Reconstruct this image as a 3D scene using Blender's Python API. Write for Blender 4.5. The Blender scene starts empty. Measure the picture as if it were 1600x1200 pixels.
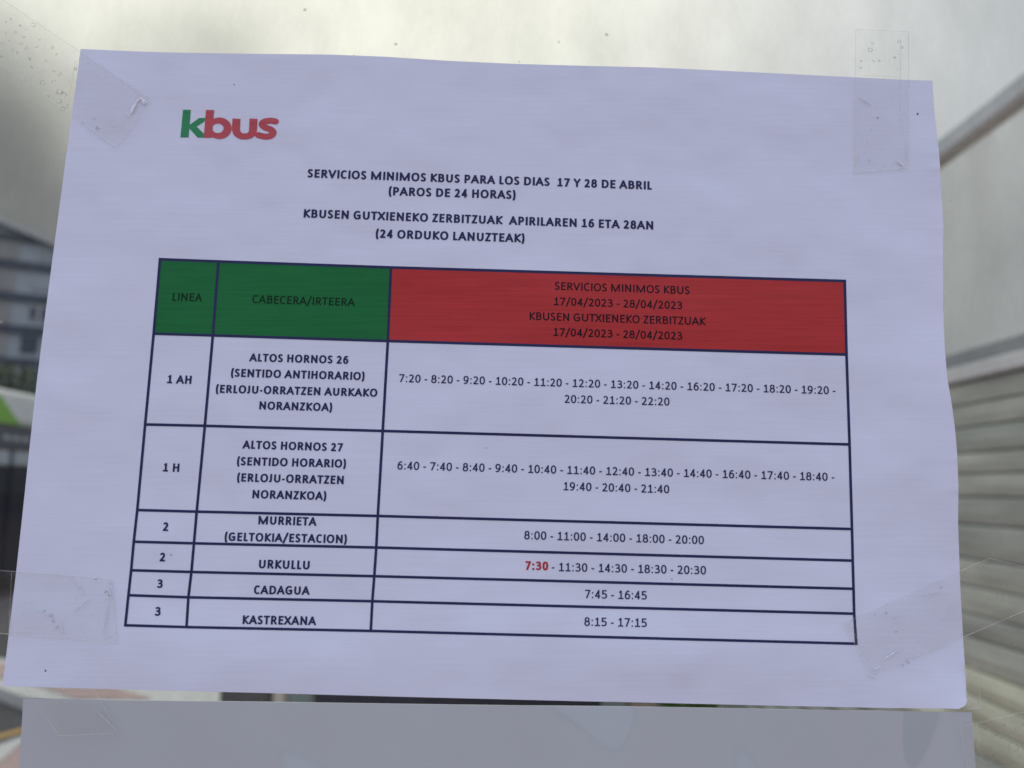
import bpy, bmesh, math, random
import numpy as np
from mathutils import Vector, Matrix
from mathutils.geometry import delaunay_2d_cdt
random.seed(7)
C = bpy.context.scene.collection
S = bpy.context.scene
R = math.radians

# ------------------------------------------------------------------ camera
F = 1155.0                                   # focal length in photo pixels (1600 wide)
nrm = np.array([0.01993644, 0.14151196, 0.98973577])       # glass normal in camera axes
nrm /= np.linalg.norm(nrm)
xa = np.array([1.0, 0, 0]); xa -= nrm * (nrm @ xa); xa /= np.linalg.norm(xa)
za = np.cross(nrm, -xa) * -1.0               # up
za = np.cross(xa, -nrm); za /= np.linalg.norm(za)
M = np.array([xa, -nrm, za])                 # camera axes -> world axes
EYE = np.array([0.0, 0.0, 1.5])
GLASS = 0.23929                              # distance of the glass front, m
cam_d = bpy.data.cameras.new('camera')
cam = bpy.data.objects.new('camera', cam_d); C.objects.link(cam)
m4 = Matrix.Identity(4)
for i in range(3):
    for j in range(3): m4[i][j] = M[i][j]
    m4[i][3] = EYE[i]
cam.matrix_world = m4
cam_d.sensor_width = 36; cam_d.lens = 36 * F / 1600
cam_d.clip_start = 0.01; cam_d.clip_end = 3000
cam_d.dof.use_dof = True; cam_d.dof.focus_distance = 0.245; cam_d.dof.aperture_fstop = 9.0
S.camera = cam

# ------------------------------------------------------------------ sky, sun, exposure
SUN_EL, SUN_AZ = R(44), R(8)                 # the sun stands behind the cloud in front of the camera
w = bpy.data.worlds.new("World"); S.world = w; w.use_nodes = True
nt = w.node_tree; nt.nodes.clear()
def N(t, k, **kw):
    n = t.nodes.new(k)
    for a, b in kw.items(): setattr(n, a, b)
    return n
out = N(nt, 'ShaderNodeOutputWorld'); bg = N(nt, 'ShaderNodeBackground'); bg.inputs[1].default_value = 0.1
sky = N(nt, 'ShaderNodeTexSky', sky_type='NISHITA', sun_disc=False)
sky.sun_elevation = SUN_EL; sky.sun_rotation = SUN_AZ
tc = N(nt, 'ShaderNodeTexCoord'); sep = N(nt, 'ShaderNodeSeparateXYZ'); nt.links.new(tc.outputs['Generated'], sep.inputs[0])
def mth(op, a, b=None, c=None):
    n = N(nt, 'ShaderNodeMath', operation=op)
    for k, v in enumerate((a, b, c)):
        if v is None: continue
        if isinstance(v, (int, float)): n.inputs[k].default_value = v
        else: nt.links.new(v, n.inputs[k])
    return n.outputs[0]
def smooth(v, a, b, lo=0.0, hi=1.0):
    n = N(nt, 'ShaderNodeMapRange', interpolation_type='SMOOTHSTEP'); nt.links.new(v, n.inputs[0])
    for k, q in enumerate((a, b, lo, hi)): n.inputs[k + 1].default_value = q
    return n.outputs[0]
def angle_to(px, py):
    v = M @ np.array([(px - 800) / F, -(py - 600) / F, -1.0]); v /= np.linalg.norm(v)
    n = N(nt, 'ShaderNodeVectorMath', operation='DOT_PRODUCT'); nt.links.new(tc.outputs['Generated'], n.inputs[0]); n.inputs[1].default_value = tuple(v)
    return mth('ARCCOSINE', mth('MINIMUM', n.outputs['Value'], .99999))
noi = N(nt, 'ShaderNodeTexNoise', noise_dimensions='4D'); noi.inputs['Scale'].default_value = 3.2; noi.inputs['Detail'].default_value = 3
noi.inputs['W'].default_value = 3.7
nt.links.new(tc.outputs['Generated'], noi.inputs['Vector'])
noise = mth('SUBTRACT', noi.outputs[0], .5)
elev = smooth(sep.outputs[2], -.1, 1.0, .60, 1.62)                   # an overcast sky is brightest overhead
glow = smooth(angle_to(420, -60), .15, .80, 1.02, .76)               # the veiled sun
bank = smooth(mth('MULTIPLY_ADD', noise, .14, angle_to(-250, 420)), .20, .345, .28, 1.0)   # a dark rain cloud low at the left
var_backfill = mth('MULTIPLY', mth('MULTIPLY_ADD', noise, .5, 1.0), smooth(sep.outputs[1], .1, -.7, 1.0, 1.34))  # cloud variation, plus brightness added behind the camera to light the notice
puff = smooth(mth('MULTIPLY_ADD', noise, .10, angle_to(315, 110)), .03, .12, .76, 1.0)          # a thin grey puff beside it
lum = mth('MULTIPLY', mth('MULTIPLY', mth('MULTIPLY', elev, puff), glow), mth('MULTIPLY', bank, var_backfill))
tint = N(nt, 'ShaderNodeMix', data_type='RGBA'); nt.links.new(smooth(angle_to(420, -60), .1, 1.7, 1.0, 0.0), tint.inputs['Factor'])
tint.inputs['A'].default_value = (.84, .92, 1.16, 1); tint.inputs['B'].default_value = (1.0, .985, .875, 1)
sc_ = N(nt, 'ShaderNodeVectorMath', operation='SCALE')
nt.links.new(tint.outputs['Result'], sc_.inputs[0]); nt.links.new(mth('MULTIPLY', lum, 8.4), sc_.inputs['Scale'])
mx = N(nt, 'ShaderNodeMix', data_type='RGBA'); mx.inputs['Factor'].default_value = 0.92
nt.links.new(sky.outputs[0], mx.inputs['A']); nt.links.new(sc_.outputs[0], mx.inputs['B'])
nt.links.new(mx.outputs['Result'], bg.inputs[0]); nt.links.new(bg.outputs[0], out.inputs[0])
sl = bpy.data.lights.new('sun', 'SUN'); sl.energy = 0.6; sl.angle = R(20); sl.color = (1, .96, .9)
so = bpy.data.objects.new('sun', sl); C.objects.link(so)
d = Vector((math.sin(SUN_AZ) * math.cos(SUN_EL), math.cos(SUN_AZ) * math.cos(SUN_EL), math.sin(SUN_EL)))
so.rotation_euler = d.to_track_quat('Z', 'Y').to_euler(); so.location = (0, 5, 9)
S.view_settings.view_transform = 'Standard'; S.view_settings.look = 'None'
S.view_settings.exposure = 0.0; S.view_settings.gamma = 1.0

# ------------------------------------------------------------------ helpers
def ray(px, py):
    v = np.array([(px - 800) / F, -(py - 600) / F, -1.0])
    return M @ v
def atY(px, py, Y):
    v = ray(px, py); return EYE + v * (Y / v[1])
def atX(px, py, X):
    v = ray(px, py); return EYE + v * (X / v[0])
def atZ(px, py, Z=0.0):
    v = ray(px, py); return EYE + v * ((Z - EYE[2]) / v[2])

def tag(o, label=None, cat=None, group=None, kind=None):
    if label: o['label'] = label
    if cat: o['category'] = cat
    if group: o['group'] = group
    if kind: o['kind'] = kind
    return o
def empty(name, loc, label, cat, group=None):
    o = bpy.data.objects.new(name, None); C.objects.link(o); o.location = loc; o.empty_display_size = .05
    return tag(o, label, cat, group)
def mesh(name, verts, faces, m=None, parent=None, smooth=False):
    """verts in world coordinates; kept there when parented to an unrotated empty"""
    off = Vector((0, 0, 0))
    p = parent
    while p is not None: off += Vector(p.location); p = p.parent
    me = bpy.data.meshes.new(name)
    me.from_pydata([tuple(Vector(v) - off) for v in verts], [], faces); me.update()
    if smooth: me.polygons.foreach_set('use_smooth', [True] * len(me.polygons))
    if m: me.materials.append(m)
    o = bpy.data.objects.new(name, me); C.objects.link(o)
    if parent: o.parent = parent
    return o
class MB:
    def __init__(s): s.v = []; s.f = []
    def box(s, a, b):
        x0, y0, z0 = [min(p, q) for p, q in zip(a, b)]; x1, y1, z1 = [max(p, q) for p, q in zip(a, b)]
        n = len(s.v)
        s.v += [(x0,y0,z0),(x1,y0,z0),(x1,y1,z0),(x0,y1,z0),(x0,y0,z1),(x1,y0,z1),(x1,y1,z1),(x0,y1,z1)]
        s.f += [tuple(n + i for i in q) for q in ((0,3,2,1),(4,5,6,7),(0,1,5,4),(1,2,6,5),(2,3,7,6),(3,0,4,7))]
        return s
    def prism(s, pts, dv):
        """polygon pts extruded by vector dv"""
        n = len(s.v); k = len(pts); dv = np.array(dv, float)
        s.v += [tuple(np.array(p, float)) for p in pts] + [tuple(np.array(p, float) + dv) for p in pts]
        s.f += [tuple(range(n, n + k)), tuple(range(n + 2 * k - 1, n + k - 1, -1))]
        s.f += [(n + i, n + k + i, n + k + (i + 1) % k, n + (i + 1) % k) for i in range(k)]
        return s
    def tube(s, a, b, r, seg=12):
        a = Vector(a); b = Vector(b); d = (b - a).normalized()
        u = d.orthogonal().normalized(); v = d.cross(u); n = len(s.v)
        for c in (a, b):
            for i in range(seg):
                t = 2 * math.pi * i / seg; s.v.append(tuple(c + (u * math.cos(t) + v * math.sin(t)) * r))
        s.f += [(n + i, n + (i + 1) % seg, n + seg + (i + 1) % seg, n + seg + i) for i in range(seg)]
        s.f += [tuple(range(n + seg - 1, n - 1, -1)), tuple(range(n + seg, n + 2 * seg))]
        return s
    def build(s, name, m, parent=None, bevel=0, smooth=False):
        o = mesh(name, s.v, s.f, m, parent, smooth)
        if bevel:
            b = o.modifiers.new('bevel', 'BEVEL'); b.width = bevel; b.segments = 2; b.limit_method = 'ANGLE'
        return o

def mat(name, col, rough=.6, metal=0, noise=0, nscale=20, bump=0, bscale=200, spec=.5, stretch=(1,1,1), col2=None, coat=0):
    m = bpy.data.materials.new(name); m.use_nodes = True; t = m.node_tree; b = t.nodes['Principled BSDF']
    b.inputs['Base Color'].default_value = (*col, 1); b.inputs['Roughness'].default_value = rough
    b.inputs['Metallic'].default_value = metal; b.inputs['Specular IOR Level'].default_value = spec
    b.inputs['Coat Weight'].default_value = coat
    co = N(t, 'ShaderNodeTexCoord'); mp = N(t, 'ShaderNodeMapping'); mp.inputs['Scale'].default_value = stretch
    t.links.new(co.outputs['Object'], mp.inputs[0])
    if noise or col2:
        n = N(t, 'ShaderNodeTexNoise'); n.inputs['Scale'].default_value = nscale; n.inputs['Detail'].default_value = 5
        t.links.new(mp.outputs[0], n.inputs['Vector'])
        r = N(t, 'ShaderNodeValToRGB'); r.color_ramp.elements[0].position = .35; r.color_ramp.elements[1].position = .65
        c2 = col2 or tuple(c * (1 - noise) for c in col)
        r.color_ramp.elements[0].color = (*c2, 1); r.color_ramp.elements[1].color = (*col, 1)
        t.links.new(n.outputs[0], r.inputs[0]); t.links.new(r.outputs[0], b.inputs['Base Color'])
    if bump:
        n2 = N(t, 'ShaderNodeTexNoise'); n2.inputs['Scale'].default_value = bscale; n2.inputs['Detail'].default_value = 4
        t.links.new(mp.outputs[0], n2.inputs['Vector'])
        bp = N(t, 'ShaderNodeBump'); bp.inputs['Strength'].default_value = 1; bp.inputs['Distance'].default_value = bump
        t.links.new(n2.outputs[0], bp.inputs['Height']); t.links.new(bp.outputs[0], b.inputs['Normal'])
    return m

# paper: office paper with a faint horizontal roller grain
def paper_mat(name, col, rough, ink=False):
    m = mat(name, col, rough, spec=.15)
    t = m.node_tree; b = t.nodes['Principled BSDF']
    co = t.nodes['Texture Coordinate']
    mp = N(t, 'ShaderNodeMapping'); mp.inputs['Scale'].default_value = (60, 60, 700); t.links.new(co.outputs['Object'], mp.inputs[0])
    n = N(t, 'ShaderNodeTexNoise'); n.inputs['Scale'].default_value = 1; n.inputs['Detail'].default_value = 3; t.links.new(mp.outputs[0], n.inputs['Vector'])
    n3 = N(t, 'ShaderNodeTexNoise'); n3.inputs['Scale'].default_value = 26; n3.inputs['Detail'].default_value = 2; t.links.new(co.outputs['Object'], n3.inputs['Vector'])
    b1 = N(t, 'ShaderNodeBump'); b1.inputs['Strength'].default_value = 1; b1.inputs['Distance'].default_value = .00006
    b2 = N(t, 'ShaderNodeBump'); b2.inputs['Strength'].default_value = 1; b2.inputs['Distance'].default_value = .0034
    t.links.new(n.outputs[0], b1.inputs['Height']); t.links.new(n3.outputs[0], b2.inputs['Height'])
    t.links.new(b2.outputs[0], b1.inputs['Normal']); t.links.new(b1.outputs[0], b.inputs['Normal'])
    # slight unevenness of the stock or of the toner
    mp2 = N(t, 'ShaderNodeMapping'); mp2.inputs['Scale'].default_value = (35, 35, 1400); t.links.new(co.outputs['Object'], mp2.inputs[0])
    n2 = N(t, 'ShaderNodeTexNoise'); n2.inputs['Scale'].default_value = 1; n2.inputs['Detail'].default_value = 4; t.links.new(mp2.outputs[0], n2.inputs['Vector'])
    r = N(t, 'ShaderNodeValToRGB'); r.color_ramp.elements[0].position = .3; r.color_ramp.elements[1].position = .7
    k = .965 if not ink else .88
    r.color_ramp.elements[0].color = (*[c * k for c in col], 1); r.color_ramp.elements[1].color = (*[min(1, c * (1.0 if not ink else 1.08)) for c in col], 1)
    t.links.new(n2.outputs[0], r.inputs[0]); t.links.new(r.outputs[0], b.inputs['Base Color'])
    return m

# ------------------------------------------------------------------ glass pane of the shelter with its frame
def schlick(t, normal=None, f0=.04):
    lw = N(t, 'ShaderNodeLayerWeight'); lw.inputs['Blend'].default_value = .5
    if normal: t.links.new(normal, lw.inputs['Normal'])
    p = N(t, 'ShaderNodeMath', operation='POWER'); p.inputs[1].default_value = 5; t.links.new(lw.outputs['Facing'], p.inputs[0])
    q = N(t, 'ShaderNodeMath', operation='MULTIPLY_ADD'); q.inputs[1].default_value = 1 - f0; q.inputs[2].default_value = f0; t.links.new(p.outputs[0], q.inputs[0])
    return q
def glass_mat():
    m = bpy.data.materials.new('shelter_glass'); m.use_nodes = True; t = m.node_tree; t.nodes.clear()
    o = N(t, 'ShaderNodeOutputMaterial'); tr = N(t, 'ShaderNodeBsdfTransparent'); tr.inputs[0].default_value = (.93, .945, .92, 1)
    gl = N(t, 'ShaderNodeBsdfGlossy'); gl.inputs['Roughness'].default_value = .02
    fr = schlick(t, f0=.01)
    m1 = N(t, 'ShaderNodeMixShader'); t.links.new(fr.outputs[0], m1.inputs[0]); t.links.new(tr.outputs[0], m1.inputs[1]); t.links.new(gl.outputs[0], m1.inputs[2])
    df = N(t, 'ShaderNodeBsdfDiffuse'); df.inputs[0].default_value = (.42, .42, .38, 1)
    co = N(t, 'ShaderNodeTexCoord')
    gn = N(t, 'ShaderNodeTexNoise'); gn.inputs['Scale'].default_value = 26; gn.inputs['Detail'].default_value = 8; gn.inputs['Roughness'].default_value = .7
    gm = N(t, 'ShaderNodeMapping'); gm.inputs['Scale'].default_value = (1.3, 1, .7); t.links.new(co.outputs['Object'], gm.inputs[0]); t.links.new(gm.outputs[0], gn.inputs['Vector'])
    gr_ = N(t, 'ShaderNodeValToRGB'); gr_.color_ramp.elements[0].position = .35; gr_.color_ramp.elements[0].color = (.875, .885, .865, 1); gr_.color_ramp.elements[1].position = .62; gr_.color_ramp.elements[1].color = (.965, .97, .955, 1)
    t.links.new(gn.outputs[0], gr_.inputs[0]); t.links.new(gr_.outputs[0], tr.inputs[0])
    # film of grime, plus sparse specks
    n = N(t, 'ShaderNodeTexNoise'); n.inputs['Scale'].default_value = 9; n.inputs['Detail'].default_value = 6; t.links.new(co.outputs['Object'], n.inputs['Vector'])
    r = N(t, 'ShaderNodeMapRange'); r.inputs[1].default_value = .45; r.inputs[2].default_value = .8; r.inputs[3].default_value = 0.004; r.inputs[4].default_value = .07
    t.links.new(n.outputs[0], r.inputs[0])
    v = N(t, 'ShaderNodeTexVoronoi'); v.inputs['Scale'].default_value = 75; t.links.new(co.outputs['Object'], v.inputs['Vector'])
    lt = N(t, 'ShaderNodeMapRange'); lt.inputs[1].default_value = .03; lt.inputs[2].default_value = .065; lt.inputs[3].default_value = .5; lt.inputs[4].default_value = 0
    t.links.new(v.outputs['Distance'], lt.inputs[0])
    n5 = N(t, 'ShaderNodeTexNoise'); n5.inputs['Scale'].default_value = 22; t.links.new(co.outputs['Object'], n5.inputs['Vector'])
    g5 = N(t, 'ShaderNodeMath', operation='GREATER_THAN'); g5.inputs[1].default_value = .56; t.links.new(n5.outputs[0], g5.inputs[0])
    mu = N(t, 'ShaderNodeMath', operation='MULTIPLY'); t.links.new(lt.outputs[0], mu.inputs[0]); t.links.new(g5.outputs[0], mu.inputs[1])
    mxx = N(t, 'ShaderNodeMath', operation='MAXIMUM'); t.links.new(mu.outputs[0], mxx.inputs[0]); t.links.new(r.outputs[0], mxx.inputs[1])
    m2 = N(t, 'ShaderNodeMixShader'); t.links.new(mxx.outputs[0], m2.inputs[0]); t.links.new(m1.outputs[0], m2.inputs[1]); t.links.new(df.outputs[0], m2.inputs[2])
    t.links.new(m2.outputs[0], o.inputs[0])
    return m
M_glass = glass_mat()
M_alu = mat('grey_aluminium', (.36, .37, .37), .45, metal=.3, noise=.15, nscale=8)
GX0, GX1, GZ0, GZ1 = -.62, .62, .35, 2.25
g = empty('shelter_window', (0, GLASS + .004, 0), 'large clear dusty glass pane that the notices are taped to', 'glass pane')
MB().box((GX0, GLASS + .0012, GZ0), (GX1, GLASS + .0082, GZ1)).build('pane', M_glass, g)
for x in (GX0 - .025, GX1 + .025):
    MB().box((x - .025, GLASS - .02, 0), (x + .025, GLASS + .03, GZ1 + .05)).build('post', M_alu, g, bevel=.003)
MB().box((GX0, GLASS - .02, GZ0 - .05), (GX1, GLASS + .03, GZ0)).build('rail', M_alu, g, bevel=.003)
MB().box((GX0, GLASS - .02, GZ1), (GX1, GLASS + .03, GZ1 + .05)).build('rail', M_alu, g, bevel=.003)

# ------------------------------------------------------------------ the printed notice
def interp(pts, t):
    ts = [p[0] for p in pts]
    return np.interp(t, ts, [p[1] for p in pts])
TOP = [(126,76.5),(200,79.7),(250,81.6),(300,82.6),(400,84),(520,85.4),(600,88.5),(700,95),(800,99.6),(920,103),(1020,105.3),(1120,110),(1220,115),(1320,120),(1420,125),(1457,126)]
RIGHT = [(126,1457),(170,1459.5),(210,1464),(235,1467),(262,1469),(300,1471),(350,1474),(400,1473.5),(480,1473.5),(540,1476),(590,1480),(630,1487),(672,1492.5),(710,1495.5),(760,1497.5),(820,1497),(860,1498.5),(920,1500.5),(1000,1505),(1060,1509),(1107,1511)]
LEFT = [(76.5,126),(180,112),(300,96),(400,82.5),(500,69.5),(600,57),(700,46),(800,35.5),(900,24.5),(1000,12.5),(1072,4)]
BOT = [(4,1072),(200,1077.5),(420,1083),(600,1088),(800,1093),(900,1095.5),(1000,1097.5),(1100,1100),(1200,1102.3),(1300,1104.5),(1400,1106.3),(1511,1107.5)]
def sheet_px(s, t):
    """Coons patch of the outline, s to the right and t downwards"""
    tx = 126 + (1457 - 126) * s; T = np.array([tx, interp(TOP, tx)])
    bx = 4 + (1511 - 4) * s; B = np.array([bx, interp(BOT, bx)])
    ly = 76.5 + (1072 - 76.5) * t; L = np.array([interp(LEFT, ly), ly])
    ry = 126 + (1107.5 - 126) * t; Rr = np.array([interp(RIGHT, ry), ry])
    P00, P10, P01, P11 = np.array([126,76.5]), np.array([1457,126]), np.array([4,1072]), np.array([1511,1107.5])
    return (1-t)*T + t*B + (1-s)*L + s*Rr - ((1-s)*(1-t)*P00 + s*(1-t)*P10 + (1-s)*t*P01 + s*t*P11)
def bulge(px, py):
    """how far the sheet stands off the glass, m: taped corners lie flat, the free edges lift a little"""
    u = (px - 750) / 750; v = (py - 590) / 520
    h = .0008
    h += .0018 * math.exp(-((u - .97) / .10) ** 2) * (1 + .8 * math.sin(v * 5.3 + .6)) * max(0, 1 - ((v - .05) / .85) ** 2)
    h += .0017 * math.exp(-((v - .84) / .13) ** 2) * max(0, 1 - (u * 1.02) ** 2)
    h += .00018 * math.sin(u * 21 + v * 8) + .00017 * math.sin(v * 19 - u * 6 + 1) + .00005 * math.sin(u * 33 - v * 27) * math.sin(v * 6 + u * 4)
    h += .0012 * math.exp(-((v + 1.0) / .14) ** 2) * max(0, math.sin((u + 1) * 3.4)) ** 2
    h += .0028 * max(0, (u - .90) / .12) ** 2 * max(0, (v - .88) / .12)
    h += .0003 * math.sin(u * 4.1 + v * 2.3) + .0002 * math.sin(u * 9 - v * 5)
    h += .0005 * math.exp(-((u + .55) / .2) ** 2 - ((v - .9) / .3) ** 2)
    for cy_, am in ((238, .5), (262, .9), (358, .6), (400, .4), (717, .6), (765, .8), (860, .5)):
        ex = interp(RIGHT, cy_)
        h += .0005 * am * math.exp(-((py - cy_ - (ex - px) * .15) / 3.5) ** 2 - (max(0, ex - px) / 14) ** 2)
    return max(h, .0006)
def on_sheet(px, py, eps=0.0):
    return atY(px, py, GLASS - bulge(px, py) - eps)

def slab(name, V, nx, ny, thick, m, parent):
    k0 = len(V); V = list(V); back = [v + np.array([0, thick, 0]) for v in V]; n0 = len(V)
    f = []
    for j in range(ny):
        for i in range(nx):
            a = j*(nx+1)+i; f.append((a, a+nx+1, a+nx+2, a+1)); f.append((n0+a, n0+a+1, n0+a+nx+2, n0+a+nx+1))
    rim = list(range(nx+1)) + [(j+1)*(nx+1)+nx for j in range(ny)] + [ny*(nx+1)+i for i in range(nx-1,-1,-1)] + [j*(nx+1) for j in range(ny-1,0,-1)]
    A = V + back; n1 = len(A); A += [V[i] for i in rim] + [back[i] for i in rim]; L = len(rim)
    f += [(n1+i, n1+(i+1)%L, n1+L+(i+1)%L, n1+L+i) for i in range(L)]
    return mesh(name, A, f, m, parent, smooth=True)
M_paper = paper_mat('white_paper', (.73, .77, .905), .75)
M_ink = paper_mat('navy_toner', (.026, .031, .10), .5, True)
M_green = paper_mat('green_toner', (.013, .165, .046), .5, True)
M_green_l = paper_mat('logo_green_toner', (.036, .27, .11), .5, True)
M_red = paper_mat('red_toner', (.475, .043, .044), .5, True)
M_red_l = paper_mat('logo_red_toner', (.52, .095, .11), .5, True)
M_gink = paper_mat('dark_green_toner', (.003, .022, .010), .5, True)
M_rink = paper_mat('dark_red_toner', (.014, .005, .010), .5, True)

base = atY(757, 1090, GLASS)
notice = empty('printed_notice', tuple(base), 'white landscape paper notice with a green and red bus timetable, taped to the glass', 'notice')
NX, NY = 110, 200
vs = []; fs = []
def corner_trim(p, i, j):
    # bottom right corner is cut round and dog-eared
    r = 16; q = np.array([r - (1511 - p[0]), r - (1107.5 - p[1])])
    if min(q) > 0: p = np.array([1511 - r, 1107.5 - r]) + q * (max(q) / np.linalg.norm(q)) * 1.05
    return p
px_grid = []
for j in range(NY + 1):
    for i in range(NX + 1):
        s, t = i / NX, j / NY
        s = s + .0 if True else s
        # finer rows of vertices near the edges
        s = .5 - .5 * math.cos(math.pi * s) if False else s
        p = corner_trim(sheet_px(s, t), i, j); px_grid.append(p)
        vs.append(on_sheet(*p))
slab('sheet', vs, NX, NY, .00012, M_paper, notice)

def ribbon(pts, wpx, eps, name, m, parent, n=24, ends=0):
    """a printed rule that follows the sheet; pts and width in photo pixels"""
    v = []; f = []
    P = []
    for a, b in zip(pts, pts[1:]):
        for k in range(n): P.append(np.array(a) + (np.array(b) - np.array(a)) * k / n)
    P.append(np.array(pts[-1], float))
    d0 = (P[1] - P[0]) / np.linalg.norm(P[1] - P[0]); d1 = (P[-1] - P[-2]) / np.linalg.norm(P[-1] - P[-2])
    P[0] = P[0] - d0 * ends; P[-1] = P[-1] + d1 * ends
    for i, p in enumerate(P):
        d = P[min(i + 1, len(P) - 1)] - P[max(i - 1, 0)]; d /= np.linalg.norm(d); q = np.array([-d[1], d[0]]) * wpx / 2
        v += [on_sheet(*(p + q), eps), on_sheet(*(p - q), eps)]
        if i: f.append((2*i-2, 2*i-1, 2*i+1, 2*i))
    return mesh(name, v, f, m, parent)

# rows of the table: y and x of its four vertical rules
G = [[(250,405),(341.3,408.5),(610.8,417.8),(1320,439)],
     [(240,521.3),(332.5,524),(606,532.8),(1322.8,554)],
     [(226.7,663.2),(320,665.3),(598,673.3),(1327.5,694.4)],
     [(214.4,796.9),(307.3,799.4),(590.3,806.2),(1331.3,826.6)],
     [(208.9,846.4),(303,848.9),(587.9,855.5),(1332.5,876)],
     [(204.8,891),(299,893.7),(584.8,900.3),(1333.7,920)],
     [(200.6,930),(294.3,933.3),(581.7,939.4),(1334.7,958.9)],
     [(195.7,977),(291.4,979.8),(579.3,985.8),(1338,1005.8)]]
tb = empty('timetable', tuple(atY(767, 990, GLASS)), None, None); tb.parent = notice
tb.location = Vector(atY(767, 990, GLASS)) - Vector(base)
def cell_fill(a, b, c, dd, m):
    v = []; f = []; n = 64
    for j in range(n + 1):
        for i in range(n + 1):
            s, t = i / n, j / n
            p = (np.array(a)*(1-s)+np.array(b)*s)*(1-t) + (np.array(dd)*(1-s)+np.array(c)*s)*t
            v.append(on_sheet(*p, .00005))
            if i < n and j < n: k = j*(n+1)+i; f.append((k, k+n+1, k+n+2, k+1))
    return mesh('header_cell', v, f, m, tb)
hc1 = cell_fill(G[0][0], G[0][1], G[1][1], G[1][0], M_green); hc1['label'] = 'small green header cell'
hc2 = cell_fill(G[0][1], G[0][2], G[1][2], G[1][1], M_green); hc2['label'] = 'wide green header cell'
hc3 = cell_fill(G[0][2], G[0][3], G[1][3], G[1][2], M_red); hc3['label'] = 'wide red header cell'
for r in G: ribbon(r, 4.2, .00009, 'horizontal_rule', M_ink, tb)
for c in range(4): ribbon([r[c] for r in G], 4.2, .000105, 'vertical_rule', M_ink, tb, ends=2.1)

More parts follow.
